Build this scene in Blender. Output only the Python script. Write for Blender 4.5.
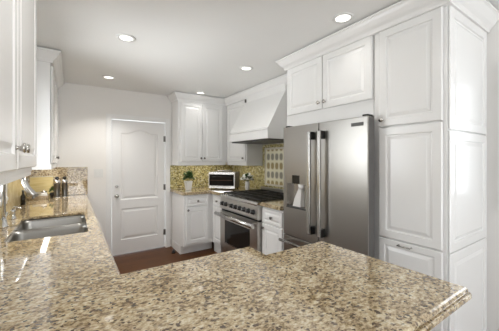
import bpy, bmesh, math, random
from mathutils import Vector, Matrix
C = bpy.context.scene.collection
SC = bpy.context.scene
for o in list(bpy.data.objects): bpy.data.objects.remove(o)

# ------------------------------------------------------------------ camera, sky, daylight and fill lights, exposure
cd = bpy.data.cameras.new('camera'); cam = bpy.data.objects.new('camera', cd); C.objects.link(cam)
cd.sensor_width = 36.0; cd.lens = 266.5/499*36; cd.shift_y = -6.13/499; cd.clip_start = 0.02
cam.location = (0, 0, 1.4215); cam.rotation_euler = (math.pi/2, 0, -0.586)
SC.camera = cam
SC.view_settings.view_transform = 'Standard'; SC.view_settings.look = 'None'
SC.view_settings.gamma = 1; SC.view_settings.use_curve_mapping = False
SC.view_settings.exposure = 0.07
W = bpy.data.worlds.new('sky'); SC.world = W; W.use_nodes = True
W.node_tree.nodes['Background'].inputs[0].default_value = (.86, .93, 1, 1)
W.node_tree.nodes['Background'].inputs[1].default_value = 2.3

def area(name, loc, rot, sx, sy, power, col=(1, 1, 1)):
    l = bpy.data.lights.new(name, 'AREA'); l.shape = 'RECTANGLE'; l.size = sx; l.size_y = sy
    l.energy = power; l.color = col
    o = bpy.data.objects.new(name, l); C.objects.link(o); o.location = loc; o.rotation_euler = rot
    return o
PI = math.pi
# daylight through the rear glass doors, plus unseen lamps added to lift ceiling and pantry
PW = dict(rear=34, ground=125, sink=18, sinkg=90, side=10, right=6, lamp=6.3, lampr=.45, lampn=4.8)
area('daylight_rear', (1.0, -3.5, 1.85), (PI/2, 0, 0), 2.5, 1.2, PW['rear'], (1, .99, .97))
area('daylight_ground', (1.0, -4.1, .05), (PI*.78, 0, 0), 3.2, 1.4, PW['ground'], (1, .99, .98))  # unseen lamp added outside, aimed up to brighten the ceiling
area('daylight_sink', (-.85, 2.53, 1.62), (0, -PI/2, 0), 1.1, 1.0, PW['sink'], (.97, .99, 1))
area('daylight_sink_ground', (-1.25, 2.53, .75), (0, -PI*.80, 0), 1.1, 1.6, PW['sinkg'], (.97, .99, 1))  # added low outside the sink window, lifts the ceiling above the counter
area('daylight_side', (-.85, -1.45, 1.55), (0, -PI/2, 0), 1.3, 1.7, PW['side'], (.97, .99, 1))  # fill lamp behind the made-up left rear window
area('daylight_right', (2.95, .1, 1.6), (0, PI/2, 0), 1.0, .9, PW['right'], (.97, .99, 1))

# ------------------------------------------------------------------ materials
def mat(name, col, rough=.5, metal=0, spec=.5, coat=0):
    m = bpy.data.materials.new(name); m.use_nodes = True
    b = m.node_tree.nodes['Principled BSDF']
    b.inputs['Base Color'].default_value = (*col, 1); b.inputs['Roughness'].default_value = rough
    b.inputs['Metallic'].default_value = metal; b.inputs['Specular IOR Level'].default_value = spec
    if coat: b.inputs['Coat Weight'].default_value = coat; b.inputs['Coat Roughness'].default_value = .06
    return m
def nodes(m): return m.node_tree.nodes, m.node_tree.links, m.node_tree.nodes['Principled BSDF']
def ramp(n, stops, interp='LINEAR'):
    r = n.new('ShaderNodeValToRGB'); r.color_ramp.interpolation = interp
    e = r.color_ramp.elements
    while len(e) < len(stops): e.new(.5)
    for i, (p, c) in enumerate(stops): e[i].position = p; e[i].color = (*c, 1)
    return r
def noise(n, l, scale, detail=2, rough=.5, vec=None):
    t = n.new('ShaderNodeTexNoise'); t.inputs['Scale'].default_value = scale
    t.inputs['Detail'].default_value = detail; t.inputs['Roughness'].default_value = rough
    if vec: l.new(vec, t.inputs['Vector'])
    return t
def position(n, l, scale=(1, 1, 1), rot=(0, 0, 0)):
    g = n.new('ShaderNodeTexCoord'); mp = n.new('ShaderNodeMapping')
    mp.inputs['Scale'].default_value = scale; mp.inputs['Rotation'].default_value = rot
    l.new(g.outputs['Object'], mp.inputs['Vector']); return mp.outputs['Vector']
def paint(name, col, rough, bump=0, scale=90):
    m = mat(name, col, rough); n, l, b = nodes(m)
    v = position(n, l); t = noise(n, l, 3.0, 3, .5, v)
    r = ramp(n, [(.3, tuple(c*.985 for c in col)), (.7, col)]); l.new(t.outputs['Fac'], r.inputs[0]); l.new(r.outputs[0], b.inputs['Base Color'])
    if bump:
        t2 = noise(n, l, scale, 2, .5, v); bp = n.new('ShaderNodeBump'); bp.inputs['Strength'].default_value = bump; bp.inputs['Distance'].default_value = .002
        l.new(t2.outputs['Fac'], bp.inputs['Height']); l.new(bp.outputs[0], b.inputs['Normal'])
    return m
WALL = paint('wall paint', (.87, .85, .82), .55, .15)
CEIL = paint('ceiling paint', (.90, .90, .88), .6, .1)
CAB = paint('white cabinet paint', (.88, .875, .86), .22)
TRIM = paint('white trim paint', (.88, .875, .86), .3)
DOOR = paint('white door paint', (.87, .86, .845), .3)

def granite():
    m = mat('speckled granite', (.5, .42, .3), .05, 0, .8, .5); n, l, b = nodes(m)
    v = position(n, l)
    a = noise(n, l, 74, 4, .66, position(n, l, (.8, 1.25, 1), (0, 0, .5))); big = noise(n, l, 11, 3, .5, v)
    mx = n.new('ShaderNodeMix'); mx.data_type = 'FLOAT'; mx.inputs['Factor'].default_value = .22
    l.new(a.outputs['Fac'], mx.inputs[2]); l.new(big.outputs['Fac'], mx.inputs[3])
    r = ramp(n, [(.345, (.06, .038, .02)), (.41, (.22, .155, .075)), (.46, (.40, .295, .165)), (.515, (.55, .43, .265)), (.58, (.67, .575, .385)), (.67, (.79, .73, .57))])
    l.new(mx.outputs[0], r.inputs[0])
    vo = n.new('ShaderNodeTexVoronoi'); vo.inputs['Scale'].default_value = 120; l.new(v, vo.inputs['Vector'])
    r2 = ramp(n, [(.0, (0, 0, 0)), (.88, (0, 0, 0)), (.92, (1, 1, 1))]); sp = n.new('ShaderNodeSeparateColor')
    l.new(vo.outputs['Color'], sp.inputs[0]); l.new(sp.outputs[0], r2.inputs[0])
    m2 = n.new('ShaderNodeMix'); m2.data_type = 'RGBA'
    l.new(r2.outputs[0], m2.inputs['Factor']); l.new(r.outputs[0], m2.inputs[6]); m2.inputs[7].default_value = (.10, .07, .048, 1)
    cl = noise(n, l, 34, 3, .7, position(n, l, (.7, 1.3, 1), (0, 0, .6))); r3 = ramp(n, [(.33, (.85, .85, .85)), (.46, (0, 0, 0))]); l.new(cl.outputs['Fac'], r3.inputs[0])
    m3 = n.new('ShaderNodeMix'); m3.data_type = 'RGBA'; l.new(r3.outputs[0], m3.inputs['Factor'])
    l.new(m2.outputs[2], m3.inputs[6]); m3.inputs[7].default_value = (.20, .138, .085, 1)
    l.new(m3.outputs[2], b.inputs['Base Color'])
    return m
GRAN = granite()
def gold_stone():
    m = mat('golden polished stone', (.55, .45, .24), .12); n, l, b = nodes(m)  # warm under-cabinet light is put into this stone's colour
    t = noise(n, l, 14, 4, .6, position(n, l)); r = ramp(n, [(.3, (.52, .41, .20)), (.7, (.76, .66, .42))])
    l.new(t.outputs['Fac'], r.inputs[0]); l.new(r.outputs[0], b.inputs['Base Color']); return m
GOLD = gold_stone()
def mosaic():
    m = mat('gold and olive mosaic tile', (.4, .33, .15), .3, 0, .3); n, l, b = nodes(m)
    v = position(n, l, (70, 70, 70)); f = n.new('ShaderNodeVectorMath'); f.operation = 'FLOOR'
    ad = n.new('ShaderNodeVectorMath'); ad.operation = 'ADD'; ad.inputs[1].default_value = (.37, .37, .37)
    l.new(v, ad.inputs[0]); l.new(ad.outputs[0], f.inputs[0])
    wn = n.new('ShaderNodeTexWhiteNoise'); l.new(f.outputs[0], wn.inputs['Vector'])
    r = ramp(n, [(0, (.11, .09, .035)), (.15, (.30, .25, .095)), (.4, (.42, .36, .15)), (.62, (.52, .45, .21)), (.8, (.62, .56, .32)), (.93, (.74, .70, .52))], 'CONSTANT')
    l.new(wn.outputs['Value'], r.inputs[0]); l.new(r.outputs[0], b.inputs['Base Color'])
    return m
MOS = mosaic()
def woven_tile():
    m = mat('cream harlequin tile', (.7, .65, .5), .25); n, l, b = nodes(m)
    g = n.new('ShaderNodeTexCoord'); s = n.new('ShaderNodeSeparateXYZ'); l.new(g.outputs['Object'], s.inputs[0])
    def M(op, a, c):
        q = n.new('ShaderNodeMath'); q.operation = op
        for i, x in enumerate((a, c)):
            if x is None: continue
            if isinstance(x, (int, float)): q.inputs[i].default_value = x
            else: l.new(x, q.inputs[i])
        return q.outputs[0]
    cy = M('SINE', M('MULTIPLY', s.outputs['Y'], 2*PI/.10), None); cz = M('SINE', M('MULTIPLY', s.outputs['Z'], 2*PI/.135), None)
    p = M('ADD', M('MULTIPLY', M('ADD', M('MULTIPLY', cy, .5), .5), M('ADD', M('MULTIPLY', cz, .5), .5)), 0.0)
    row = M('SINE', M('ADD', M('MULTIPLY', s.outputs['Z'], PI/.135), .6), None)
    rr = ramp(n, [(.49, (.34, .32, .25)), (.51, (.42, .33, .16))]); l.new(M('ADD', M('MULTIPLY', row, .5), .5), rr.inputs[0])
    r = ramp(n, [(.0, (0, 0, 0)), (.34, (1, 1, 1))]); l.new(p, r.inputs[0])
    mx = n.new('ShaderNodeMix'); mx.data_type = 'RGBA'; l.new(r.outputs[0], mx.inputs['Factor'])
    mx.inputs[6].default_value = (.88, .84, .64, 1); l.new(rr.outputs[0], mx.inputs[7]); l.new(mx.outputs[2], b.inputs['Base Color'])
    return m
WOV = woven_tile()
def wood_floor():
    m = mat('dark walnut planks', (.1, .05, .025), .38, 0, .15); n, l, b = nodes(m)
    v = position(n, l); br = n.new('ShaderNodeTexBrick'); l.new(v, br.inputs['Vector'])
    br.inputs['Scale'].default_value = 1; br.inputs['Brick Width'].default_value = 1.3; br.inputs['Row Height'].default_value = .125
    br.inputs['Mortar Size'].default_value = .0018; br.inputs['Color1'].default_value = (.095, .036, .011, 1); br.inputs['Color2'].default_value = (.13, .05, .016, 1)
    br.inputs['Mortar'].default_value = (.03, .014, .008, 1)
    t = noise(n, l, 1, 4, .6, position(n, l, (4, 60, 4)))
    r = ramp(n, [(.3, (.65, .65, .65)), (.7, (1.15, 1.15, 1.15))]); l.new(t.outputs['Fac'], r.inputs[0])
    mx = n.new('ShaderNodeMix'); mx.data_type = 'RGBA'; mx.blend_type = 'MULTIPLY'; mx.inputs['Factor'].default_value = 1
    l.new(br.outputs['Color'], mx.inputs[6]); l.new(r.outputs[0], mx.inputs[7]); l.new(mx.outputs[2], b.inputs['Base Color'])
    return m
FLOOR = wood_floor()
def steel(name, col, rough, stretch):
    m = mat(name, col, rough, 1.0); n, l, b = nodes(m)
    t = noise(n, l, 1, 3, .6, position(n, l, stretch))
    r = ramp(n, [(.2, (rough*.97,)*3), (.8, (rough*1.03,)*3)]); l.new(t.outputs['Fac'], r.inputs[0]); l.new(r.outputs[0], b.inputs['Roughness'])
    return m
SS = steel('brushed stainless steel', (.56, .54, .51), .30, (30, 30, 400))
SSV = steel('stainless fridge door', (.40, .385, .36), .32, (400, 400, 4))
SSH = mat('bright steel handle', (.56, .55, .53), .24, 1)
SINKM = steel('satin sink steel', (.36, .35, .33), .3, (40, 200, 40))
CHR = mat('chrome', (.72, .72, .72), .08, 1)
NICK = mat('pewter', (.20, .19, .175), .28, 1)
NICKB = mat('satin nickel', (.55, .53, .50), .25, 1)
BLK = mat('black enamel', (.012, .012, .012), .25)
IRON = mat('cast iron', (.018, .017, .016), .45)
GLB = mat('dark oven glass', (.012, .011, .010), .08, 0, .3)
EDGEM = mat('grey fridge side', (.11, .105, .10), .4)  # dark because the shade of the averted door side is in the colour
DGREY = mat('dark grey plastic', (.06, .06, .06), .4)
WPL = mat('white plastic', (.80, .80, .78), .35)
CERA = mat('white ceramic', (.80, .79, .77), .2)
CREAM = mat('cream stoneware', (.62, .57, .47), .3)
LEAF = mat('green leaf', (.035, .085, .02), .45)
LEAF2 = mat('light green leaf', (.09, .16, .04), .45)
PETAL = mat('white petal', (.74, .73, .69), .6)
STEM = mat('dark stem', (.05, .07, .03), .6)
SOIL = mat('potting soil', (.03, .02, .014), .9)
PEPPER = mat('dark acrylic', (.035, .022, .016), .12, 0, .6)
def board_wood():
    m = mat('bamboo', (.55, .42, .17), .3); n, l, b = nodes(m)
    t = noise(n, l, 1, 3, .6, position(n, l, (6, 60, 90)))
    r = ramp(n, [(.3, (.62, .49, .20)), (.7, (.78, .66, .34))]); l.new(t.outputs['Fac'], r.inputs[0]); l.new(r.outputs[0], b.inputs['Base Color'])
    return m
BAM = board_wood()
def emit(name, col, s):
    m = mat(name, col); n, l, b = nodes(m); b.inputs['Emission Color'].default_value = (*col, 1); b.inputs['Emission Strength'].default_value = s; return m
STRIP = emit('lit strip', (1, .95, .87), 1.5)
LENS = emit('lit lamp lens', (1, .97, .90), 2.2)
def glass():
    m = bpy.data.materials.new('window glass'); m.use_nodes = True; n, l = m.node_tree.nodes, m.node_tree.links
    n.clear(); o = n.new('ShaderNodeOutputMaterial'); t = n.new('ShaderNodeBsdfTransparent'); g = n.new('ShaderNodeBsdfGlossy'); g.inputs['Roughness'].default_value = .02
    f = n.new('ShaderNodeFresnel'); f.inputs[0].default_value = 1.45; mx = n.new('ShaderNodeMixShader')
    l.new(f.outputs[0], mx.inputs[0]); l.new(t.outputs[0], mx.inputs[1]); l.new(g.outputs[0], mx.inputs[2]); l.new(mx.outputs[0], o.inputs[0])
    return m
GLASS = glass()

# ------------------------------------------------------------------ mesh helpers
class Fr:                                  # local frame: u along the face, v up, n outward
    def __init__(s, O, U, N): s.O = Vector(O); s.U = Vector(U); s.N = Vector(N)
    def __call__(s, u, v, n): return s.O + s.U*u + s.N*n + Vector((0, 0, v))
WORLD = lambda u, v, n: Vector((u, n, v))  # u=X, n=Y, v=Z
class MB:
    def __init__(s): s.b = bmesh.new()
    def box(s, x0, x1, y0, y1, z0, z1, bev=0, fr=None):        # x0..x1 = u, y0..y1 = n, z0..z1 = v in a frame
        f = fr or WORLD
        vs = [s.b.verts.new(f(x, z, y)) for x in (x0, x1) for y in (y0, y1) for z in (z0, z1)]
        fs = [s.b.faces.new([vs[i] for i in q]) for q in ((0, 1, 3, 2), (4, 6, 7, 5), (0, 4, 5, 1), (2, 3, 7, 6), (0, 2, 6, 4), (1, 5, 7, 3))]
        if bev:
            es = list({e for q in fs for e in q.edges})
            bmesh.ops.bevel(s.b, geom=es, offset=bev, segments=2, affect='EDGES', profile=.6)
        return s
    def loft(s, rings, cap0=True, cap1=True, smooth=False, closed=True):
        R = [[s.b.verts.new(p) for p in r] for r in rings]
        for a, c in zip(R, R[1:]):
            k = len(a)
            for i in range(k if closed else k-1):
                j = (i+1) % k
                q = s.b.faces.new((a[i], a[j], c[j], c[i])); q.smooth = smooth
        if cap0: s.b.faces.new(R[0][::-1])
        if cap1: s.b.faces.new(R[-1])
        return s
    def tube(s, pts, r, k=12, smooth=True):
        pts = [Vector(p) for p in pts]; rr = r if isinstance(r, (list, tuple)) else [r]*len(pts)
        rings = []; prev = None
        for i, p in enumerate(pts):
            d = (pts[min(i+1, len(pts)-1)]-pts[max(i-1, 0)]).normalized()
            if prev is None:
                a = Vector((0, 0, 1)) if abs(d.z) < .9 else Vector((1, 0, 0)); x = d.cross(a).normalized()
            else: x = (prev-d*prev.dot(d)).normalized()
            prev = x; y = d.cross(x)
            rings.append([p+(x*math.cos(2*PI*q/k)+y*math.sin(2*PI*q/k))*rr[i] for q in range(k)])
        return s.loft(rings, smooth=smooth)
    def lathe(s, prof, O, A=(0, 0, 1), k=20, smooth=True):      # prof: (radius, height along A)
        O = Vector(O); A = Vector(A).normalized(); a = Vector((0, 0, 1)) if abs(A.z) < .9 else Vector((1, 0, 0))
        x = A.cross(a).normalized(); y = A.cross(x)
        return s.loft([[O+A*h+(x*math.cos(2*PI*q/k)+y*math.sin(2*PI*q/k))*max(r, .0004) for q in range(k)] for r, h in prof], smooth=smooth)
    def ball(s, c, r, sx=1, sy=1, sz=1, seg=10):
        m = Matrix.Translation(c) @ Matrix.Diagonal((r*sx, r*sy, r*sz, 1))
        g = bmesh.ops.create_uvsphere(s.b, u_segments=seg, v_segments=max(5, seg*2//3), radius=1, matrix=m)
        for v in g['verts']:
            for f in v.link_faces: f.smooth = True
        return s
    def sweep(s, pts, prof):                # pts: ((x,y),(dx,dy) mitre vector); prof: (outward, z)
        return s.loft([[Vector((p[0]+d[0]*o, p[1]+d[1]*o, z)) for o, z in prof] for p, d in pts], closed=True)
    def plate(s, outer, holes, f):          # flat face with holes
        es = []
        for loop in [outer]+holes:
            vs = [s.b.verts.new(f(*p)) for p in loop]
            es += [s.b.edges.new((vs[i], vs[(i+1) % len(vs)])) for i in range(len(vs))]
        bmesh.ops.triangle_fill(s.b, edges=es, use_beauty=True)
        return s
    def door(s, fr, u0, u1, v0, v1, t=.02, rail=.052):           # raised-panel front
        def ring(i, n): return [fr(u0+i, v0+i, n), fr(u1-i, v0+i, n), fr(u1-i, v1-i, n), fr(u0+i, v1-i, n)]
        m = min(u1-u0, v1-v0)/2
        k = min(1, (m-.012)/(rail+.04))
        return s.loft([ring(0, .003), ring(0, t-.005), ring(.005, t), ring(rail*k, t), ring((rail+.004)*k, t-.008), ring((rail+.012)*k, t-.009), ring((rail+.034)*k, t-.001)])
def wloc(p):
    v = Vector((0, 0, 0))
    while p: v = v+p.location; p = p.parent
    return v
def obj(name, mb, m, parent=None):
    b = mb.b
    bmesh.ops.remove_doubles(b, verts=b.verts, dist=1e-6)
    bmesh.ops.recalc_face_normals(b, faces=b.faces)
    off = wloc(parent)
    if off.length: bmesh.ops.translate(b, verts=b.verts, vec=-off)
    me = bpy.data.meshes.new(name); b.to_mesh(me); b.free(); me.materials.append(m)
    o = bpy.data.objects.new(name, me); C.objects.link(o); o.parent = parent
    return o
def tag(o, label, cat, group=None):
    o['label'] = label; o['category'] = cat
    if group: o['group'] = group
    return o
def thing(name, label, cat, loc, group=None):
    o = bpy.data.objects.new(name, None); C.objects.link(o); o.location = loc; o.empty_display_size = .1
    return tag(o, label, cat, group)
def struct(name, mb, m, parent=None):
    o = obj(name, mb, m, parent)
    if not parent: o['kind'] = 'structure'
    return o
def B(*a, **k): return MB().box(*a, **k)

# ------------------------------------------------------------------ room shell
XL, XR, YB, YR, ZC = -.49, 2.517, 4.34, -3.2, 2.453
struct('floor', B(XL-.2, XR+.2, YR-.2, YB+.2, -.1, 0), FLOOR)
struct('ceiling', B(XL-.2, XR+.2, YR-.2, YB+.2, ZC, ZC+.1), CEIL)
# back wall with the door opening
DX0, DX1, DH = .478, 1.243, 2.004
w = MB(); w.box(XL-.2, DX0-.012, YB, YB+.14, 0, ZC); w.box(DX1+.012, XR+.2, YB, YB+.14, 0, ZC); w.box(DX0-.012, DX1+.012, YB, YB+.14, DH+.012, ZC)
struct('wall_back', w, WALL)
def side_wall(name, x0, x1, openings):
    w = MB(); y = YR
    for wy0, wy1, wz0, wz1 in openings:
        w.box(x0, x1, y, wy0, 0, ZC); w.box(x0, x1, wy0, wy1, 0, wz0); w.box(x0, x1, wy0, wy1, wz1, ZC); y = wy1
    w.box(x0, x1, y, YB, 0, ZC)
    struct(name, w, WALL)
side_wall('wall_left', XL-.14, XL, [(-2.3, -.6, .9, 2.2), (2.0, 3.05, 1.10, 2.10)])  # first opening on the left is for the added fill window
side_wall('wall_right', XR, XR+.14, [(-.35, .54, 1.12, 2.05)])
w = MB(); w.box(XL-.14, -.2, YR-.14, YR, 0, ZC); w.box(2.2, XR+.14, YR-.14, YR, 0, ZC); w.box(-.2, 2.2, YR-.14, YR, 2.38, ZC); w.box(-.2, 2.2, YR-.14, YR, 0, .12)
struct('wall_rear', w, WALL)
def window(name, ax, pos, a0, a1, z0, z1, sgn, mull):
    # ax 'x': the window lies in a plane of constant x; frame, one mullion, panes
    fr = Fr((pos, 0, 0), (0, 1, 0), (sgn, 0, 0)) if ax == 'x' else Fr((0, pos, 0), (1, 0, 0), (0, sgn, 0))
    f = MB(); t = .045
    f.box(a0, a1, -.09, -.03, z0, z0+t, .004, fr); f.box(a0, a1, -.09, -.03, z1-t, z1, .004, fr)
    f.box(a0, a0+t, -.09, -.03, z0+t, z1-t, .004, fr); f.box(a1-t, a1, -.09, -.03, z0+t, z1-t, .004, fr)
    for k in range(1, mull):
        c = a0+(a1-a0)*k/mull; f.box(c-.02, c+.02, -.085, -.035, z0+t, z1-t, .004, fr)
    o = struct(name, f, TRIM)
    obj('pane', B(a0+t, a1-t, -.064, -.058, z0+t, z1-t, 0, fr), GLASS, o)
    c = MB(); q = .06                       # casing on the room side
    c.box(a0-q, a0, 0, .016, z0-q, z1+q, .003, fr); c.box(a1, a1+q, 0, .016, z0-q, z1+q, .003, fr)
    c.box(a0, a1, 0, .016, z1, z1+q, .003, fr); c.box(a0, a1, -.03, .03, z0-.03, z0, .004, fr)
    obj('casing', c, TRIM, o)
window('window_1', 'x', XL, 2.0, 3.05, 1.10, 2.10, 1, 2)
window('window_2', 'x', XR, -.35, .54, 1.12, 2.05, -1, 2)
window('window_4', 'x', XL, -2.3, -.6, .9, 2.2, 1, 2)  # unseen window made up to send fill light to the pantry side
window('window_3', 'y', YR, -.2, 2.2, .12, 2.38, 1, 3)

# panelled room door with an arched upper panel
FB = Fr((0, YB, 0), (1, 0, 0), (0, -1, 0))
def room_door():
    m = MB(); yo = -.012                    # front of the slab, a little behind the wall plane
    def arch(u0, u1, v0, v1, rise, i):
        u0 += i; u1 -= i; v0 += i; v1 -= i
        p = [(u0, v0), (u1, v0)]
        for k in range(13):
            s = k/12; x = u1+(u0-u1)*s; e = abs(2*s-1)
            h = rise*(.5+.5*math.cos(PI*min(1, e/.78)))
            p.append((x, v1+h))
        return p
    def rect(u0, u1, v0, v1, i): return [(u0+i, v0+i), (u1-i, v0+i), (u1-i, v1-i), (u0+i, v1-i)]
    A = lambda i: arch(.598, 1.13, .82, 1.815, .055, i)
    R = lambda i: rect(.598, 1.13, .222, .685, i)
    out = [(DX0, .012), (DX1, .012), (DX1, DH), (DX0, DH)]
    m.plate(out, [A(0), R(0)], lambda u, v: FB(u, v, yo))
    prof = [(0, 0), (.007, -.011), (.02, -.012), (.05, -.003)]
    for S in (A, R): m.loft([[FB(u, v, yo+d) for u, v in S(i)] for i, d in prof], cap0=False)
    m.loft([[FB(u, v, yo) for u, v in out], [FB(u, v, yo-.04) for u, v in out]], cap0=False)
    d = struct('door_1', m, DOOR)
    for z, r in ((1.023, .026), (.885, .03)):
        k = MB().lathe([(r, 0), (r, .006), (r*.8, .009)], FB(.54, z, yo))
        if z > 1: k.lathe([(r*.72, 0), (r*.72, .018), (r*.5, .022)], FB(.54, z, yo)+Vector((0, -.009, 0)), (0, -1, 0))
        else: k.lathe([(.011, 0), (.011, .028), (.022, .034), (.028, .045), (.026, .058), (.014, .066), (.0, .067)], FB(.54, z, yo), (0, -1, 0))
        k2 = MB(); k2.b = k.b
        obj('deadbolt' if z > 1 else 'door_knob', k2, NICKB, d)
    for z in (1.75, .975, .25):
        obj('hinge', MB().tube([FB(DX1+.004, z-.045, -.004), FB(DX1+.004, z+.045, -.004)], .008, 10).box(DX1-.022, DX1+.0, -.012, -.009, z-.045, z+.045, 0, FB), NICK, d)
room_door()
c = MB(); q = .07
for a, b_ in ((DX0-.012-q+.005, DX0-.007), (DX1+.008, DX1+.008+q)):
    c.box(a, b_, .0, .014, 0, DH+.007+q, .003, FB); c.box(a+.012, b_-.012, .014, .019, 0, DH+q-.005, .002, FB)
c.box(DX0-.007, DX1+.008, 0, .014, DH+.007, DH+.007+q, .003, FB); c.box(DX0-.007, DX1+.008, .014, .019, DH+.019, DH+q-.005, .002, FB)
struct('trim_1', c, TRIM)
struct('baseboard_back', B(.20, .398, 0, .014, 0, .10, .004, FB), TRIM)
FRW = Fr((XR, 0, 0), (0, 1, 0), (-1, 0, 0))
struct('baseboard_right', B(YR+.02, .64, 0, .014, 0, .10, .004, FRW), TRIM)
struct('baseboard_left', B(YR+.02, .40, 0, .014, 0, .10, .004, Fr((XL, 0, 0), (0, 1, 0), (1, 0, 0))), TRIM)

# ------------------------------------------------------------------ cabinet helpers
CROWN = [(-.02, ZC-.012), (.075, ZC-.012), (.075, ZC-.024), (.064, ZC-.030), (.055, ZC-.046), (.036, ZC-.074), (.018, ZC-.09), (.010, ZC-.104), (.010, ZC-.118), (-.02, ZC-.118)]
def crown(root, pts): return obj('crown_molding', MB().sweep(pts, CROWN), CAB, root)
def knob(fr, u, v, n, parent, m=NICK, r=.017):
    return obj('knob', MB().lathe([(.008, 0), (.006, .004), (.005, .012), (r*.8, .016), (r, .021), (r*.85, .026), (.0, .028)], fr(u, v, n), fr.N, 16), m, parent)
def front(name, fr, u0, u1, v0, v1, root, knobs=(), rail=.052, km=NICK, t=.02):
    d = obj(name, MB().door(fr, u0, u1, v0, v1, t, rail), CAB, root)
    for u, v in knobs: knob(fr, u, v, t, d, km)
    return d

def strip(root, x0, x1, y0, y1, z, power):
    st_ = obj('light_strip', B(x0, x1, y0, y1, z-.012, z-.001, .002), STRIP, root)
    l = bpy.data.lights.new('strip_light', 'AREA'); l.shape = 'RECTANGLE'; l.size = x1-x0; l.size_y = y1-y0; l.energy = power; l.color = (1, .95, .87)
    o = bpy.data.objects.new('strip_light', l); C.objects.link(o); o.parent = st_
    o.location = Vector(((x0+x1)/2, (y0+y1)/2, z-.015))-wloc(root)
# ---- upper cabinets on the back wall (two doors)
FU = Fr((0, 4.03, 0), (1, 0, 0), (0, -1, 0))
r = thing('upper_cabinet', 'two-door white upper cabinet on the back wall above plant and toaster oven', 'cabinet', (1.77, 4.18, 1.33), 'white wall cabinets')
obj('body', MB().box(1.349, 2.512, 4.03, 4.335, 1.365, ZC-.01, .002), CAB, r)
obj('light_rail', MB().box(1.349, 2.17, 4.022, 4.042, 1.325, 1.375, .003).box(1.349, 1.367, 4.03, 4.335, 1.325, 1.37, .003), CAB, r)
strip(r, 1.42, 2.15, 4.06, 4.10, 1.365, 1.5)
front('door', FU, 1.393, 1.748, 1.385, 2.31, r, [(1.722, 1.44)])
front('door', FU, 1.754, 2.118, 1.385, 2.31, r, [(1.78, 1.44)])
crown(r, [((1.349, 4.335), (-1, 0)), ((1.349, 4.03), (-1, -1)), ((2.19, 4.03), (-1, -1))])
# ---- upper cabinet left of the hood (one door, faces -X)
FX = Fr((2.21, 0, 0), (0, 1, 0), (-1, 0, 0))
r = thing('upper_cabinet', 'narrow single-door white upper cabinet in the corner left of the range hood', 'cabinet', (2.35, 3.7, 1.33), 'white wall cabinets')
obj('body', MB().box(2.21, 2.512, 3.405, 4.025, 1.365, ZC-.01, .002), CAB, r)
obj('light_rail', MB().box(2.202, 2.222, 3.405, 4.0, 1.325, 1.375, .003).box(2.222, 2.512, 3.405, 3.423, 1.325, 1.37, .003), CAB, r)
strip(r, 2.25, 2.29, 3.45, 3.95, 1.365, .7)
front('door', FX, 3.425, 3.985, 1.385, 2.31, r, [(3.47, 1.44)])
crown(r, [((2.19, 4.03), (-1, -1)), ((2.19, 3.405), (-1, 0))])
# ---- fridge cabinet
FF = Fr((1.853, 0, 0), (0, 1, 0), (-1, 0, 0))
r = thing('fridge_cabinet', 'white two-door cabinet spanning over the top of the steel refrigerator', 'cabinet', (2.18, 1.6, 1.745), 'white wall cabinets')
obj('body', MB().box(1.853, 2.512, 1.132, 2.083, 1.745, ZC-.01, .002), CAB, r)
obj('side_panel', MB().box(1.853, 2.512, 2.045, 2.083, 0.001, 1.745, .002), CAB, r)
front('door', FF, 1.136, 1.598, 1.868, 2.335, r, [(1.568, 1.925)], km=NICKB, t=.024)
front('door', FF, 1.604, 2.06, 1.868, 2.335, r, [(1.634, 1.925)], km=NICKB, t=.024)
crown(r, [((2.10, 2.083), (0, 1)), ((1.833, 2.083), (-1, 1)), ((1.833, 1.13), (-1, 0))])
# ---- pantry
r = thing('pantry_cabinet', 'tall white pantry cabinet with panelled side at the right of the refrigerator', 'cabinet', (2.18, .88, 0))
obj('body', MB().box(1.853, 2.512, .668, 1.128, .09, ZC-.01, .002), CAB, r)
obj('toe_kick', B(1.92, 2.5, .69, 1.09, 0.001, .095), CAB, r)
front('door', FF, .688, 1.083, 1.655, 2.335, r, [(1.055, 1.70)], km=NICKB)
front('door', FF, .688, 1.083, .874, 1.645, r, [], km=NICKB)
d = front('door', FF, .688, 1.083, .11, .866, r, [], rail=.04)
obj('pull', MB().tube([FF(.86, .845, .02), FF(.86, .845, .045), FF(.94, .845, .045), FF(.94, .845, .02)], .005, 8), NICKB, d)
FS = Fr((0, .668, 0), (1, 0, 0), (0, -1, 0))
for z0, z1 in ((1.60, 2.335), (.862, 1.595), (.11, .857)):
    obj('end_panel', MB().door(FS, 1.86, 2.49, z0, z1, .014, .055), CAB, r)
crown(r, [((1.833, 1.13), (-1, 0)), ((1.833, .654), (-1, -1)), ((2.512, .654), (0, -1))])
# ---- left uppers (face +X)
FLU = Fr((-.175, 0, 0), (0, 1, 0), (1, 0, 0))
r = thing('upper_cabinet', 'white upper cabinet at far end of sink counter, its end panel facing the camera', 'cabinet', (-.33, 3.73, 1.33), 'white wall cabinets')
obj('body', MB().box(-.485, -.175, 3.14, 4.335, 1.36, ZC-.01, .002), CAB, r)
obj('light_rail', MB().box(-.187, -.167, 3.132, 4.335, 1.325, 1.375, .003).box(-.485, -.187, 3.132, 3.15, 1.325, 1.375, .003), CAB, r)
strip(r, -.26, -.22, 3.25, 4.25, 1.36, 1.5)
front('door', FLU, 3.165, 3.74, 1.385, 2.31, r, [(3.71, 1.44)])
front('door', FLU, 3.746, 4.32, 1.385, 2.31, r, [(3.776, 1.44)])
crown(r, [((-.485, 3.14), (0, -1)), ((-.165, 3.14), (1, -1)), ((-.165, 4.335), (1, 0))])
r = thing('upper_cabinet', 'white upper cabinet nearest the camera at the left edge above the sink counter', 'cabinet', (-.33, 1.2, 1.33), 'white wall cabinets')
obj('body', MB().box(-.485, -.175, .48, 1.765, 1.36, ZC-.01, .002), CAB, r)
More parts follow.
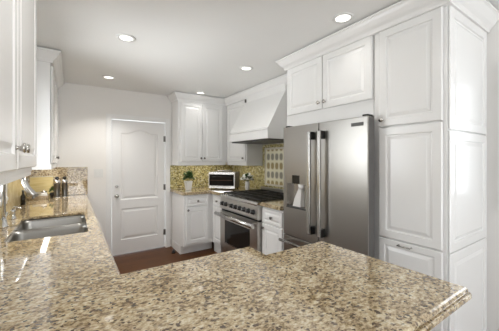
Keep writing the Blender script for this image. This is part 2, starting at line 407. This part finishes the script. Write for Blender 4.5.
obj('light_rail', MB().box(-.195, -.176, .48, 1.745, 1.342, 1.361, .003).box(-.485, -.195, 1.727, 1.745, 1.342, 1.361, .003), CAB, r)
front('door', FLU, .495, 1.187, 1.385, 2.31, r, [(1.15, 1.46)], km=NICKB)
front('door', FLU, 1.193, 1.758, 1.385, 2.31, r, [(1.235, 1.46)], km=NICKB)
crown(r, [((-.485, .48), (0, -1)), ((-.165, .48), (1, -1)), ((-.165, 1.765), (1, 1)), ((-.485, 1.765), (0, 1))])

# ---- base cabinets
ZT = .938; TH = .042; ZB = ZT-TH-.001
FBB = Fr((0, 3.77, 0), (1, 0, 0), (0, -1, 0))
r = thing('base_cabinet', 'white base cabinet under the potted plant with one drawer over a door', 'cabinet', (1.56, 4.05, 0), 'white base cabinets')
obj('body', MB().box(1.349, 2.50, 3.77, 4.335, .14, ZB, .002), CAB, r)
obj('toe_kick', MB().box(1.352, 1.86, 3.89, 4.335, .001, .14, .002).box(1.341, 1.349, 3.89, 4.332, .001, .12, .002), CAB, r)
front('drawer', FBB, 1.385, 1.735, .725, .875, r, [(1.56, .80)], rail=.028)
front('door', FBB, 1.385, 1.735, .175, .71, r, [(1.408, .675)])
FRB = Fr((1.81, 0, 0), (0, 1, 0), (-1, 0, 0))
r = thing('base_cabinet', 'narrow white base cabinet between the corner and the range', 'cabinet', (2.1, 3.58, 0), 'white base cabinets')
obj('body', MB().box(1.81, 2.50, 3.395, 3.765, .14, ZB, .002), CAB, r)
obj('toe_kick', B(1.835, 2.50, 3.40, 3.765, .001, .14), CAB, r)
front('drawer', FRB, 3.41, 3.72, .725, .875, r, [(3.56, .80)], rail=.028)
front('door', FRB, 3.41, 3.72, .175, .71, r)
r = thing('base_cabinet', 'white base cabinet with drawer between the range and the refrigerator', 'cabinet', (2.1, 2.26, 0), 'white base cabinets')
obj('body', MB().box(1.81, 2.50, 2.087, 2.448, .12, ZB, .002), CAB, r)
obj('toe_kick', B(1.88, 2.50, 2.09, 2.445, .001, .12), CAB, r)
front('drawer', FRB, 2.098, 2.438, .715, .87, r, [(2.262, .79)], rail=.028)
front('door', FRB, 2.098, 2.438, .15, .70, r, [(2.412, .655)])
# left run under the sink counter (faces +X) and the peninsula
FLB = Fr((.125, 0, 0), (0, 1, 0), (1, 0, 0))
for k, (y0, y1, lab) in enumerate(((3.32, 4.32, 'white base cabinet under the far end of the sink counter by the door'), (2.03, 3.30, 'white sink base cabinet below the double bowl sink'), (1.24, 2.01, 'white base cabinet where sink counter meets peninsula'))):
    r = thing('base_cabinet', lab, 'cabinet', (-.18, (y0+y1)/2, 0), 'white base cabinets')
    top = ZB if k != 1 else .66
    bd = MB().box(-.47, .125, y0, y1, .1, top, .002)
    if k == 1: bd.box(.105, .125, y0, y1, .655, ZB)
    obj('body', bd, CAB, r)
    obj('toe_kick', B(-.45, .06, y0+.005, y1-.005, .001, .1), CAB, r)
    ym = (y0+y1)/2
    front('door', FLB, y0+.015, ym-.003, .13, .875, r, [(ym-.035, .82)]); front('door', FLB, ym+.003, y1-.015, .13, .875, r, [(ym+.035, .82)])
FP = Fr((0, .60, 0), (1, 0, 0), (0, -1, 0))
r = thing('peninsula_base', 'white panelled cabinet base carrying the granite peninsula', 'cabinet', (.4, .83, 0))
obj('body', MB().box(-.47, 1.19, .60, 1.06, .1, ZB, .002), CAB, r)
obj('toe_kick', B(-.46, 1.17, .62, 1.04, .001, .1), CAB, r)
for k in range(3): obj('back_panel', MB().door(FP, -.45+k*.55, .08+k*.55, .13, .87, .016, .06), CAB, r)
obj('end_panel', MB().door(Fr((1.19, 0, 0), (0, 1, 0), (1, 0, 0)), .615, 1.045, .13, .87, .016, .06), CAB, r)

# ------------------------------------------------------------------ granite counters
EDGE = [(-.035, 0), (-.016, 0), (-.009, -.0025), (-.005, -.008), (-.005, -.013), (-.010, -.0175), (-.008, -.019), (.002, -.0195), (.0055, -.024), (.0055, -.034), (.002, -.040), (-.01, -.042), (-.035, -.042)]
def offset(poly, d):                       # outward offset of a counter-clockwise polygon
    out = []; n = len(poly)
    for i in range(n):
        p0, p1, p2 = Vector(poly[i-1]), Vector(poly[i]), Vector(poly[(i+1) % n])
        e1 = (p1-p0).normalized(); e2 = (p2-p1).normalized(); n1 = Vector((e1.y, -e1.x)); n2 = Vector((e2.y, -e2.x))
        b = (n1+n2); b = b/max(.3, b.dot(n1)); out.append(p1+b*d)
    return out
def rounded(poly, rad):
    out = []; n = len(poly)
    for i, (x, y) in enumerate(poly):
        r_ = rad.get(i, 0)
        if not r_: out.append((x, y)); continue
        p0, p1, p2 = Vector(poly[i-1]), Vector((x, y)), Vector(poly[(i+1) % n])
        a = p1+(p0-p1).normalized()*r_; c = p1+(p2-p1).normalized()*r_
        for k in range(6):
            t = k/5; out.append(tuple(a*(1-t)**2+p1*2*t*(1-t)+c*t*t))
    return out
def slab(poly, hole=None, rad={}):
    m = MB()
    def outline(o): return rounded([tuple(p) for p in offset(poly, o)], {i: max(.0015, q+o) for i, q in rad.items()})
    rings = [[Vector((u, v, ZT+dz)) for u, v in outline(o)] for o, dz in EDGE]
    m.loft(rings, cap0=False, cap1=False)
    inner = outline(EDGE[0][0])
    hs = [hole] if hole else []
    wide = [tuple(p) for p in offset(hole, .03)] if hole else None
    m.plate(inner, hs, lambda u, v: Vector((u, v, ZT))); m.plate(inner, [wide] if hole else [], lambda u, v: Vector((u, v, ZT-TH)))
    if hole: m.loft([[Vector((u, v, ZT+z)) for u, v in h_] for h_, z in ((hole, 0), (hole, -.018), (wide, -.018), (wide, -TH))], cap0=False, cap1=False)
    return m
SX0, SX1, SY0, SY1 = -.338, .088, 2.075, 2.87
hole = rounded([(SX0, SY0), (SX1, SY0), (SX1, SY1), (SX0, SY1)], {0: .04, 1: .04, 2: .04, 3: .04})
big = [(-.483, .375), (1.255, .375), (1.243, 1.093), (.83, 1.093), (.83, 1.248), (.17, 1.248), (.17, 4.332), (-.483, 4.332)]
tag(obj('countertop', slab(big, hole, {1: .02, 2: .02}), GRAN), 'large speckled granite counter with sink cutout wrapping into the foreground peninsula', 'countertop')
corner = [(1.325, 3.735), (1.765, 3.735), (1.765, 3.393), (2.508, 3.393), (2.508, 4.332), (1.325, 4.332)]
tag(obj('countertop', slab(corner, None, {0: .015}), GRAN), 'granite corner counter carrying the potted plant and toaster oven', 'countertop')
tag(obj('countertop', slab([(1.765, 2.09), (2.508, 2.09), (2.508, 2.445), (1.765, 2.445)]), GRAN), 'small granite counter between the range and the refrigerator', 'countertop')
# splashbacks
tag(obj('backsplash', MB().box(-.468, .173, 4.318, 4.339, ZT+.002, 1.318, .002), GRAN), 'speckled granite backsplash on the back wall behind the pepper mills', 'backsplash')
tag(obj('backsplash', MB().box(-.489, -.470, 1.0, 4.317, ZT+.002, 1.038, .002).box(-.489, -.470, 3.125, 4.317, 1.038, 1.322, .002).box(-.489, -.470, 1.0, 1.93, 1.038, 1.33, .002), GOLD), 'golden stone backsplash running along the left wall behind the sink', 'backsplash')
tag(obj('backsplash', MB().box(1.325, 2.505, 4.328, 4.339, ZT+.002, 1.322, .001), MOS), 'gold mosaic tile backsplash on the back wall behind plant and toaster oven', 'backsplash')
NY0, NY1, NZ0, NZ1 = 2.50, 3.335, 1.02, 1.60
m = MB()
for a in ((2.09, NY0, ZT+.002, 1.65), (NY1, 3.402, ZT+.002, 1.65), (3.402, 4.327, ZT+.002, 1.322), (NY0, NY1, ZT+.002, NZ0), (NY0, NY1, NZ1, 1.65)): m.box(2.505, 2.516, *a)
tag(obj('backsplash', m, MOS), 'gold mosaic tile backsplash behind the range surrounding the cream panel', 'backsplash')
r = thing('tile_panel', 'framed cream tile panel with rows of oval pattern above the range', 'tile panel', (2.51, 2.92, 1.02))
obj('tile_field', B(2.502, 2.5165, NY0+.03, NY1-.03, NZ0+.03, NZ1-.03), WOV, r)
f = MB(); PY = (NY0+.002, NY1-.002)
for a in ((PY[0], PY[1], NZ0+.002, NZ0+.03), (PY[0], PY[1], NZ1-.03, NZ1-.002), (PY[0], PY[0]+.028, NZ0+.03, NZ1-.03), (PY[1]-.028, PY[1], NZ0+.03, NZ1-.03)): f.box(2.494, 2.5165, *a, .004)
obj('border', f, CREAM, r)

# ------------------------------------------------------------------ sink, faucet, dispenser
r = thing('sink', 'double bowl stainless steel sink set under the granite counter', 'sink', (-.13, 2.46, .70))
yd = 2.475; zt = ZT-.019
def bowl(y0, y1):
    def rr(i, z, q): 
        p = rounded([(SX0-.004+i, y0+i), (SX1+.004-i, y0+i), (SX1+.004-i, y1-i), (SX0-.004+i, y1-i)], {0: q, 1: q, 2: q, 3: q})
        return [Vector((u, v, z)) for u, v in p]
    m = MB(); m.loft([rr(0, zt-.001, .05), rr(.006, zt-.03, .05), rr(.012, zt-.17, .05), rr(.03, zt-.195, .06), rr(.06, zt-.2, .06)], cap0=False, smooth=True)
    cy = (y0+y1)/2
    o = obj('bowl', m, SINKM, r)
    sd = o.modifiers.new('thickness', 'SOLIDIFY'); sd.thickness = .003; sd.offset = 1
    obj('drain', MB().lathe([(.045, 0), (.045, .004), (.03, .005), (.028, .002), (0, .002)], ((SX0+SX1)/2, cy, zt-.199), (0, 0, 1)), CHR, o)
bowl(SY0-.004, yd-.012); bowl(yd+.012, SY1+.004)
obj('divider', B(SX0-.002, SX1+.002, yd-.0125, yd+.0125, zt-.03, zt-.003, .004), SINKM, r)

r = thing('faucet', 'tall chrome pull-down faucet behind the sink with curved spout', 'faucet', (-.41, 2.55, ZT))
P = [(-.41, 2.55, ZT+.03), (-.41, 2.55, 1.28)]
for k in range(1, 9):
    a = PI*k/9; P.append((-.36-.05*math.cos(a), 2.55, 1.28+.07*math.sin(a)))
P.append((-.303, 2.55, 1.26))
obj('base', MB().lathe([(.028, 0), (.028, .008), (.022, .014), (.019, .05), (.014, .06)], (-.41, 2.55, ZT+.0005)), CHR, r)
obj('spout', MB().tube(P, .0125, 14), CHR, r)
obj('spray_head', MB().tube([(-.303, 2.55, 1.29), (-.295, 2.55, 1.25), (-.276, 2.55, 1.205), (-.250, 2.55, 1.165), (-.228, 2.55, 1.14)], [.014, .018, .021, .024, .025], 16), NICKB, r)
obj('lever', MB().tube([(-.41, 2.567, ZT+.04), (-.41, 2.60, ZT+.055), (-.405, 2.65, ZT+.09)], [.009, .007, .006], 10), CHR, r)
r = thing('soap_dispenser', 'small chrome soap dispenser beside the faucet', 'soap dispenser', (-.405, 2.87, ZT))
obj('body', MB().lathe([(.024, 0), (.024, .006), (.017, .012), (.016, .05), (.02, .055), (.02, .07), (.008, .075)], (-.405, 2.87, ZT+.0005)), CHR, r)
obj('nozzle', MB().tube([(-.405, 2.87, ZT+.072), (-.405, 2.87, ZT+.09), (-.39, 2.855, ZT+.098), (-.345, 2.82, ZT+.085)], .007, 10), CHR, r)

# ------------------------------------------------------------------ range
RY0, RY1, RX = 2.458, 3.383, 1.755
FRG = Fr((RX, 0, 0), (0, 1, 0), (-1, 0, 0))
r = thing('range', 'stainless steel gas range with black grates against the tiled wall', 'range', (2.1, 2.92, 0))
obj('body', MB().box(RX+.05, 2.48, RY0, RY1, .12, .905, .003), SS, r)
obj('cooktop', MB().box(RX+.03, 2.485, RY0+.002, RY1-.002, .905, .925, .004), BLK, r)
obj('bullnose', MB().loft([[Vector((RX+x, y, z)) for x, z in ((.06, .93), (.0, .93), (-.016, .924), (-.024, .908), (-.018, .892), (.0, .888), (.06, .888))] for y in (RY0, RY1)], smooth=False), SSH, r)
cp = obj('control_panel', MB().loft([[Vector((RX+x, y, z)) for x, z in ((.05, .888), (.002, .888), (-.02, .745), (.0, .73), (.05, .73))] for y in (RY0+.002, RY1-.002)]), SS, r)
na = Vector((-.143, 0, -.022)).normalized(); na = Vector((-.988, 0, .152))
for y in (3.30, 3.20, 3.045, 2.945, 2.84, 2.745, 2.645, 2.545):
    c_ = Vector((RX-.010, y, .81))
    k = obj('control_knob', MB().lathe([(.031, 0), (.031, .004), (.025, .006), (.023, .035), (.02, .039), (0, .039)], c_, na, 20), BLK, cp)
    obj('pointer', MB().box(-.004, .004, -.001, .003, -.018, .018, 0, Fr(c_+na*.038, (0, 1, 0), tuple(na))), SSH, k)
obj('badge', B(2.865, 2.925, -.0, .003, .865, .878, 0, Fr((RX-.0, 0, 0), (0, 1, 0), (-1, 0, 0))), SSH, cp)
od = obj('oven_door', MB().box(RX-.012, RX+.05, RY0+.006, RY1-.006, .205, .705, .004), SS, r)
obj('window', B(RX-.016, RX-.011, 2.62, 3.235, .29, .595, .002), GLB, od)
obj('window_frame', MB().box(RX-.0165, RX-.012, 2.60, 3.255, .595, .61, .001).box(RX-.0165, RX-.012, 2.60, 3.255, .275, .29, .001), SSH, od)
obj('handle', MB().tube([(RX-.08, RY0+.002, .668), (RX-.08, RY1+.004, .668)], .025, 16), SSH, od)
for y in (RY0+.06, RY1-.06): obj('handle_bracket', B(RX-.07, RX-.010, y-.014, y+.014, .652, .684, .004), SSH, od)
obj('vent_strip', B(RX+.012, RX+.05, RY0+.008, RY1-.008, .706, .729), BLK, r)
obj('kick_panel', B(RX+.0, RX+.05, RY0+.006, RY1-.006, .075, .195, .003), SS, r)
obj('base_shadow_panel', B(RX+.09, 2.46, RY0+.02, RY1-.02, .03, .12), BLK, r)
for x in (RX+.12, 2.4):
    for y in (RY0+.07, RY1-.07): obj('leg', MB().lathe([(.02, 0), (.02, .03), (.014, .035), (.014, .12)], (x, y, .001)), SS, r)
obj('backguard', MB().box(2.455, 2.488, RY0, RY1, .925, 1.0, .004), SS, r)
for k in range(3):
    y0 = RY0+.02+k*.296; y1 = y0+.288; x0, x1 = RX+.05, 2.44; g = MB(); zg = .952
    for y in (y0, y0+.095, y0+.193, y1): g.box(x0, x1, y-.006, y+.006, zg-.008, zg+.006, .002)
    for x in (x0, x0+.165, (x0+x1)/2, x1-.165, x1): g.box(x-.006, x+.006, y0, y1, zg-.008, zg+.006, .002)
    for x in (x0, x1):
        for y in (y0, y1): g.box(x-.008, x+.008, y-.008, y+.008, .925, zg)
    obj('grate', g, IRON, r)
    for x in (x0+.165, x1-.165): obj('burner', MB().lathe([(.05, 0), (.05, .006), (.036, .008), (.036, .016), (.0, .018)], (x, (y0+y1)/2, .9245)), IRON, r)

# ------------------------------------------------------------------ hood
HY0, HY1, HX = 2.478, 3.388, 1.90
r = thing('range_hood', 'white tapered range hood with boxed lower band over the gas range', 'range hood', (2.2, 2.93, 1.67))
m = MB()
def hp(x, z, e=0): return [Vector((x, HY0-e, z)), Vector((x, HY1+e, z)), Vector((2.512, HY1+e, z)), Vector((2.512, HY0-e, z))]
m.loft([hp(HX+.0, 1.797), hp(HX+.008, 1.803), hp(2.172, 2.27), hp(2.172, ZC-.006)])
obj('canopy', m, CAB, r)
m = MB(); m.loft([hp(HX+.004, 1.67), hp(HX, 1.673), hp(HX, 1.775), hp(HX-.012, 1.779), hp(HX-.012, 1.791), hp(HX+.006, 1.797)])
obj('band', m, CAB, r)
obj('liner', MB().box(HX+.03, 2.49, HY0+.02, HY1-.02, 1.655, 1.672, .003), DGREY, r)
obj('soffit_panel', MB().box(2.19, 2.512, 2.09, HY0-.002, 1.67, ZC-.006), CAB, r)
obj('catch', B(2.150, 2.171, 3.352, 3.372, 2.272, 2.322, .003), EDGEM, r)  # small dark block at the far top corner of the slope
crown(r, [((2.19, 3.402), (-1, 0)), ((2.19, 2.09), (-1, 0))])

# ------------------------------------------------------------------ refrigerator
r = thing('refrigerator', 'stainless steel french door refrigerator with water dispenser', 'refrigerator', (2.1, 1.54, 0))
FXf = 1.715; FY0, FYm, FY1, FZ0, FZ1 = 1.09, 1.538, 1.982, .705, 1.728
FRF = Fr((FXf, 0, 0), (0, 1, 0), (-1, 0, 0))
obj('body', MB().box(1.80, 2.46, 1.14, 1.965, .02, 1.715, .003), DGREY, r)
obj('foot_grille', B(1.81, 1.85, 1.145, 1.96, .001, .08), BLK, r)
dr = obj('door', MB().box(FXf, 1.728, FY0, FYm-.004, FZ0, FZ1, .005), SSV, r)
obj('door_edge', MB().box(1.728, 1.795, FY0+.001, FYm-.005, FZ0+.001, FZ1-.001, .003), EDGEM, dr)  # backing painted darker for the shade on the averted side
# far door with the dispenser recess
dl = MB(); D0, D1, DZ0, DZ1 = 1.685, 1.94, .965, 1.275
a = (FYm+.004, FY1, FZ0, FZ1)
o4 = [(a[0], a[2]), (a[1], a[2]), (a[1], a[3]), (a[0], a[3])]; h4 = [(D0, DZ0), (D1, DZ0), (D1, DZ1), (D0, DZ1)]
dl.plate(o4, [h4], lambda u, v: FRF(u, v, 0))
dl.loft([[FRF(u, v, 0) for u, v in o4], [FRF(u, v, -.07) for u, v in o4]], cap0=False)
dl.loft([[FRF(u, v, 0) for u, v in h4], [FRF(u, v, -.055) for u, v in h4]], cap0=False)
dl = obj('door', dl, SSV, r)
ds = obj('dispenser', MB().box(D0+.001, D1-.001, -.054, -.048, DZ0+.001, 1.195, 0, FRF), NICKB, dl)
obj('drip_tray', MB().box(D0+.001, D1-.001, -.048, .004, DZ0+.001, DZ0+.014, .002, FRF), DGREY, ds)
for u in (D0+.001, D1-.009): obj('recess_side', B(u, u+.008, -.048, -.001, DZ0+.015, 1.195, 0, FRF), NICKB, ds)
obj('chute', MB().lathe([(.035, 0), (.03, -.03), (.02, -.05)], FRF(1.76, 1.195, -.027)), CERA, ds)
obj('paddle', MB().loft([[FRF(u, v, n_) for u, n_ in ((c0-h, -.046), (c0+h, -.046), (c0+h*.8, -.046+d_), (c0-h*.8, -.046+d_))] for v, c0, h, d_ in ((.985, 1.815, .062, .036), (1.06, 1.805, .05, .03), (1.15, 1.785, .024, .018), (1.165, 1.78, .018, .014))]), CERA, ds)
obj('control_display', MB().box(1.765, 1.86, -.05, .002, 1.196, DZ1-.002, .002, FRF), BLK, ds)
for u0, u1 in ((D0+.001, 1.764), (1.861, D1-.001)): obj('header_panel', B(u0, u1, -.05, -.0005, 1.196, DZ1-.001, 0, FRF), SSV, ds)
def fhandle(y, parent):
    h = obj('handle', MB().box(y-.015, y+.015, .045, .068, .79, 1.655, .006, FRF), SSH, parent)
    for z in (.80, 1.60): obj('handle_mount', B(y-.016, y+.016, .0, .05, z-.012, z+.055, .003, FRF), BLK if z else SS, h)
fhandle(FYm-.055, dr); fhandle(FYm+.055, dl)
obj('badge', MB().box(1.125, 1.225, .0, .003, 1.662, 1.688, .001, FRF), EDGEM, dr)
fz = obj('freezer_drawer', MB().box(FXf, 1.728, FY0, FY1, .10, .695, .005), SSV, r)
obj('drawer_edge', MB().box(1.728, 1.795, FY0+.001, FY1-.001, .101, .694, .003), EDGEM, fz)
h = obj('handle', MB().tube([FRF(FY0+.03, .655, .06), FRF(FY1-.01, .655, .06)], .014, 14), SSH, fz)
for y in (FY0+.09, FY1-.08): obj('handle_mount', B(y-.012, y+.012, 0, .055, .645, .667, .003, FRF), SSH, h)
for y in (1.13, 1.95): obj('hinge_cover', B(1.725, 1.79, y-.03, y+.012, 1.7285, 1.742, .003), BLK, r)

# ------------------------------------------------------------------ recessed ceiling lights
lamp0 = None
spots = [(.378, 2.46, 'recessed ceiling light nearest the upper left of the photo, over the sink aisle'), (.38, 3.76, 'recessed ceiling light just in front of the door wall'), (1.635, 2.53, 'recessed ceiling light in front of the range hood'), (1.651, 3.86, 'recessed ceiling light close against the back upper cabinets'), (1.64, 1.24, 'recessed ceiling light beside the fridge cabinet crown'), (.378, 1.1, 'recessed ceiling light straight over the peninsula')]
for x, y, lab in spots:
    if lamp0 is None:
        lamp0 = thing('recessed_light', lab, 'ceiling light', (x, y, ZC-.0005), 'recessed ceiling lights'); t = lamp0
        obj('trim_ring', MB().lathe([(.052, -.003), (.056, -.008), (.074, -.006), (.078, 0), (.052, 0)], (x, y, ZC-.0005), (0, 0, 1), 28), WPL, t)
        obj('lens', MB().lathe([(.0, 0), (.052, 0), (.052, -.004), (0, -.0045)], (x, y, ZC-.0005), (0, 0, 1), 28), LENS, t)
    else:
        t = lamp0.copy(); C.objects.link(t); t.location = (x, y, ZC-.0005); t['label'] = lab
        for ch in list(lamp0.children):
            if ch.type == 'MESH': c_ = ch.copy(); C.objects.link(c_); c_.parent = t
    l = bpy.data.lights.new('lamp', 'AREA'); l.shape = 'DISK'; l.size = .10; l.spread = math.radians(170 if y < 2 and x < 1 else 110); l.color = (1, .975, .94)
    l.energy = PW['lampr'] if x > 1 else PW['lampn'] if y < 2 else PW['lamp']       # powers balanced by group; the one over the peninsula is added, unseen
    lo = bpy.data.objects.new('lamp', l); C.objects.link(lo); lo.parent = t; lo.location = (0, 0, -.012)

# ------------------------------------------------------------------ switch plate, door stop
r = thing('light_switch', 'white double rocker light switch plate left of the door', 'light switch', (.307, YB, 1.225))
obj('plate', B(.25, .364, 0, .006, 1.167, 1.283, .002, FB), WPL, r)
for u in (.285, .33): obj('rocker', B(u-.016, u+.016, .006, .010, 1.192, 1.258, .002, FB), WPL, r)
r = thing('door_stop', 'small black door stop on the floor by the base cabinet', 'door stop', (1.275, 4.0, 0))
obj('base', MB().lathe([(.03, 0), (.03, .01), (.022, .02), (.02, .035), (.012, .04)], (1.275, 4.0, .001)), BLK, r)
obj('bumper', MB().lathe([(.016, 0), (.02, .006), (.016, .014), (0, .016)], (1.275, 4.0, .041)), DGREY, r)

# ------------------------------------------------------------------ counter items, back corner
rng = random.Random(4)
px, py = 1.53, 4.06
r = thing('potted_plant', 'small leafy green plant in a white square-rimmed pot', 'plant', (px, py, ZT))
def sq(h, z, y=0): return [Vector((px+a*h, py+b*h, z)) for a, b in ((-1, -1), (1, -1), (1, 1), (-1, 1))]
obj('pot', MB().loft([sq(.036, ZT+.001), sq(.05, ZT+.125), sq(.053, ZT+.128), sq(.053, ZT+.14), sq(.046, ZT+.14), sq(.045, ZT+.12)]), CERA, r)
obj('soil', B(px-.044, px+.044, py-.044, py+.044, ZT+.115, ZT+.122), SOIL, r)
def leaves(n, cx, cy, cz, R, hz, m0, s):
    m = MB()
    for _ in range(n):
        th = rng.uniform(0, 2*PI); ph = rng.uniform(-.2, 1.35); rr = R*rng.uniform(.35, 1)
        d = Vector((math.cos(th)*math.cos(ph), math.sin(th)*math.cos(ph), math.sin(ph)*hz)); p = Vector((cx, cy, cz))+d*rr
        t = (d+Vector((rng.uniform(-.5, .5), rng.uniform(-.5, .5), rng.uniform(-.2, .6)))).normalized(); q = t.cross(Vector((rng.uniform(-1, 1), rng.uniform(-1, 1), 1))).normalized(); nn = t.cross(q)
        L = s*rng.uniform(.7, 1.2); w_ = L*.32
        a_ = [p, p+t*L*.45+q*w_+nn*L*.06, p+t*L, p+t*L*.45-q*w_+nn*L*.06, p+t*L*.5]
        v = [m.b.verts.new(x) for x in a_]
        for f3 in ((0, 1, 4), (1, 2, 4), (2, 3, 4), (3, 0, 4)): m.b.faces.new([v[i] for i in f3])
    return m
st = MB()
for k in range(9):
    th = k*.7; st.tube([(px+.01*math.cos(th), py+.01*math.sin(th), ZT+.12), (px+.03*math.cos(th), py+.03*math.sin(th), ZT+.19), (px+.055*math.cos(th), py+.055*math.sin(th), ZT+.235)], .002, 5)
obj('stems', st, STEM, r)
obj('foliage', leaves(170, px, py, ZT+.18, .075, 1.25, 0, .045), LEAF, r)
obj('young_leaves', leaves(45, px, py, ZT+.20, .075, 1.2, 0, .04), LEAF2, r)

# toaster oven at 45 degrees in the corner
r = thing('toaster_oven', 'silver and black toaster oven set diagonally in the counter corner', 'toaster oven', (2.10, 3.92, ZT))
ang = math.radians(47); Nn = Vector((-math.sin(ang), -math.cos(ang), 0)); Uu = Vector((math.cos(ang), -math.sin(ang), 0))
FO = Fr(Vector((1.985, 3.80, ZT)), Uu, Nn)
obj('body', MB().box(-.22, .22, -.29, -.012, .02, .275, .008, FO), DGREY, r)
obj('front_panel', MB().box(-.222, .222, -.012, 0, .018, .062, .003, FO).box(-.222, .222, -.012, 0, .24, .278, .003, FO).box(-.222, -.207, -.012, 0, .062, .24, .001, FO).box(.205, .222, -.012, 0, .062, .24, .001, FO), SSH, r)
od = obj('oven_door', MB().box(-.205, .203, -.010, .002, .064, .238, .002, FO), GLB, r)
obj('handle', MB().tube([FO(-.17, .205, .002), FO(-.17, .205, .028), FO(.16, .205, .028), FO(.16, .205, .002)], .006, 8), BLK, od)
obj('rack', MB().box(-.19, .18, .002, .004, .145, .150, 0, FO), mat('copper element', (.10, .05, .03), .4, .8), od)
obj('tray_rail', MB().tube([FO(-.12, .276, -.15), FO(-.12, .295, -.15), FO(.12, .295, -.15), FO(.12, .276, -.15)], .005, 8), SSH, r)
for u in (-.19, .19):
    for n_ in (-.04, -.26): obj('foot', MB().lathe([(.012, 0), (.014, .021)], FO(u, .001, n_)), BLK, r)

# flowers in a vase
vx, vy = 2.30, 3.53
r = thing('flower_vase', 'small white ribbed vase of white flowers beside the toaster oven', 'vase', (vx, vy, ZT))
obj('vase', MB().lathe([(.028, .001), (.034, .01), (.036, .06), (.034, .12), (.036, .135), (.032, .135), (.030, .12)], (vx, vy, ZT), (0, 0, 1), 20), CERA, r)
st = MB(); fl = []
for k in range(15):
    th = k*2.4; R_ = .025+.07*math.sqrt((k+.5)/15); z = ZT+.255-.10*(R_/.095)**2+rng.uniform(-.02, .02)
    p = Vector((vx+R_*math.cos(th), vy+R_*math.sin(th), z)); st.tube([(vx, vy, ZT+.05), (vx+.012*math.cos(th), vy+.012*math.sin(th), ZT+.14), p], .002, 5); fl.append(p)
obj('stems', st, STEM, r)
for k, p in enumerate(fl):
    m = MB()
    for q in range(6):
        a_ = q*PI/3; m.ball(p+Vector((.016*math.cos(a_), .016*math.sin(a_), .003)), .016, 1, 1, .7, 7)
    m.ball(p+Vector((0, 0, .010)), .013, 1, 1, 1, 7)
    obj('blossom', m, PETAL, r)
obj('leaves', leaves(70, vx, vy, ZT+.17, .08, .9, 0, .045), LEAF, r)

# ------------------------------------------------------------------ counter items by the sink
bo = MB(); bo.loft([[Vector((x, 4.285+dy, z)) for x, z in ((-.445, ZT+.002), (-.212, ZT+.002), (-.212, 1.195), (-.445, 1.195))] for dy in (-.012, .006)])
for v in bo.b.verts: v.co.y += (v.co.z-ZT)*.085
cb = tag(obj('cutting_board', bo, BAM), 'golden bamboo cutting board leaning on the granite backsplash', 'cutting board')
e = MB().box(-.445, -.212, 4.291, 4.312, 1.1955, 1.203, .002)
obj('top_edge', e, CREAM, cb)  # pale strip puts the light along the board's top into colour
for mx_, my, h, lab in ((-.163, 4.10, .265, 'dark pepper mill with chrome top, left of the two mills'), (-.085, 4.15, .265, 'dark salt mill with chrome top, right of the two mills')):
    r = thing('spice_mill', lab, 'mill', (mx_, my, ZT), 'pair of mills')
    obj('body', MB().lathe([(.036, .001), (.036, .012), (.032, .02), (.029, h*.68), (.033, h*.70)], (mx_, my, ZT)), NICK, r)
    obj('collar', MB().lathe([(.036, h*.70), (.037, h*.73), (.036, h*.82), (.026, h*.86)], (mx_, my, ZT)), CHR, r)
    obj('knob', MB().lathe([(.012, h*.86), (.02, h*.9), (.022, h*.95), (.014, h), (0, h+.002)], (mx_, my, ZT)), BLK, r)
    obj('foot_ring', MB().lathe([(.038, 0.0005), (.038, .012), (.0365, .014), (.0362, 0.0005)], (mx_, my, ZT)), CHR, r)
r = thing('serving_tray', 'low silver tray in front of the cutting board', 'tray', (-.32, 4.15, ZT))
def rc(x0, x1, y0, y1, z, q=.03): return [Vector((u, v, z)) for u, v in rounded([(x0, y0), (x1, y0), (x1, y1), (x0, y1)], {0: q, 1: q, 2: q, 3: q})]
obj('tray', MB().loft([rc(-.44, -.25, 4.01, 4.17, ZT+.001), rc(-.455, -.235, 3.995, 4.185, ZT+.05), rc(-.451, -.239, 3.999, 4.181, ZT+.05), rc(-.436, -.254, 4.014, 4.166, ZT+.006)]), NICKB, r)
r = thing('napkin_box', 'cream square dish standing on the silver tray', 'dish', (-.355, 4.12, ZT+.007))
obj('dish', MB().loft([rc(-.395, -.315, 4.08, 4.16, ZT+.007, .01), rc(-.40, -.31, 4.075, 4.165, ZT+.085, .01), rc(-.394, -.316, 4.081, 4.159, ZT+.085, .01), rc(-.39, -.32, 4.085, 4.155, ZT+.03, .01)]), CREAM, r)
obj('napkins', B(-.389, -.321, 4.087, 4.153, ZT+.031, ZT+.078, .003), WPL, r)
r = thing('glass_jar', 'small pale jar on the silver tray beside the square dish', 'jar', (-.292, 4.09, ZT+.007))
obj('body', MB().lathe([(.028, 0), (.034, .01), (.036, .05), (.03, .075)], (-.292, 4.09, ZT+.007)), CERA, r)
obj('lid', MB().lathe([(.031, .075), (.031, .088), (.01, .094), (.008, .104), (0, .106)], (-.292, 4.09, ZT+.007)), NICKB, r)
r = thing('herb_pot', 'little green herb in a dark pot beside the pepper mill', 'plant', (-.218, 4.225, ZT))
obj('pot', MB().lathe([(.018, .001), (.026, .06), (.023, .06), (.022, .05)], (-.218, 4.225, ZT)), IRON, r)
obj('foliage', leaves(60, -.218, 4.222, ZT+.08, .022, 2.2, 0, .024), LEAF2, r)
r = thing('oil_bottle', 'slim black bottle near the left wall behind the faucet', 'bottle', (-.44, 3.70, ZT))
obj('body', MB().lathe([(.022, .001), (.022, .09), (.009, .115), (.009, .14)], (-.44, 3.70, ZT)), BLK, r)
obj('cap', MB().lathe([(.011, .14), (.011, .155), (0, .156)], (-.44, 3.70, ZT)), DGREY, r)
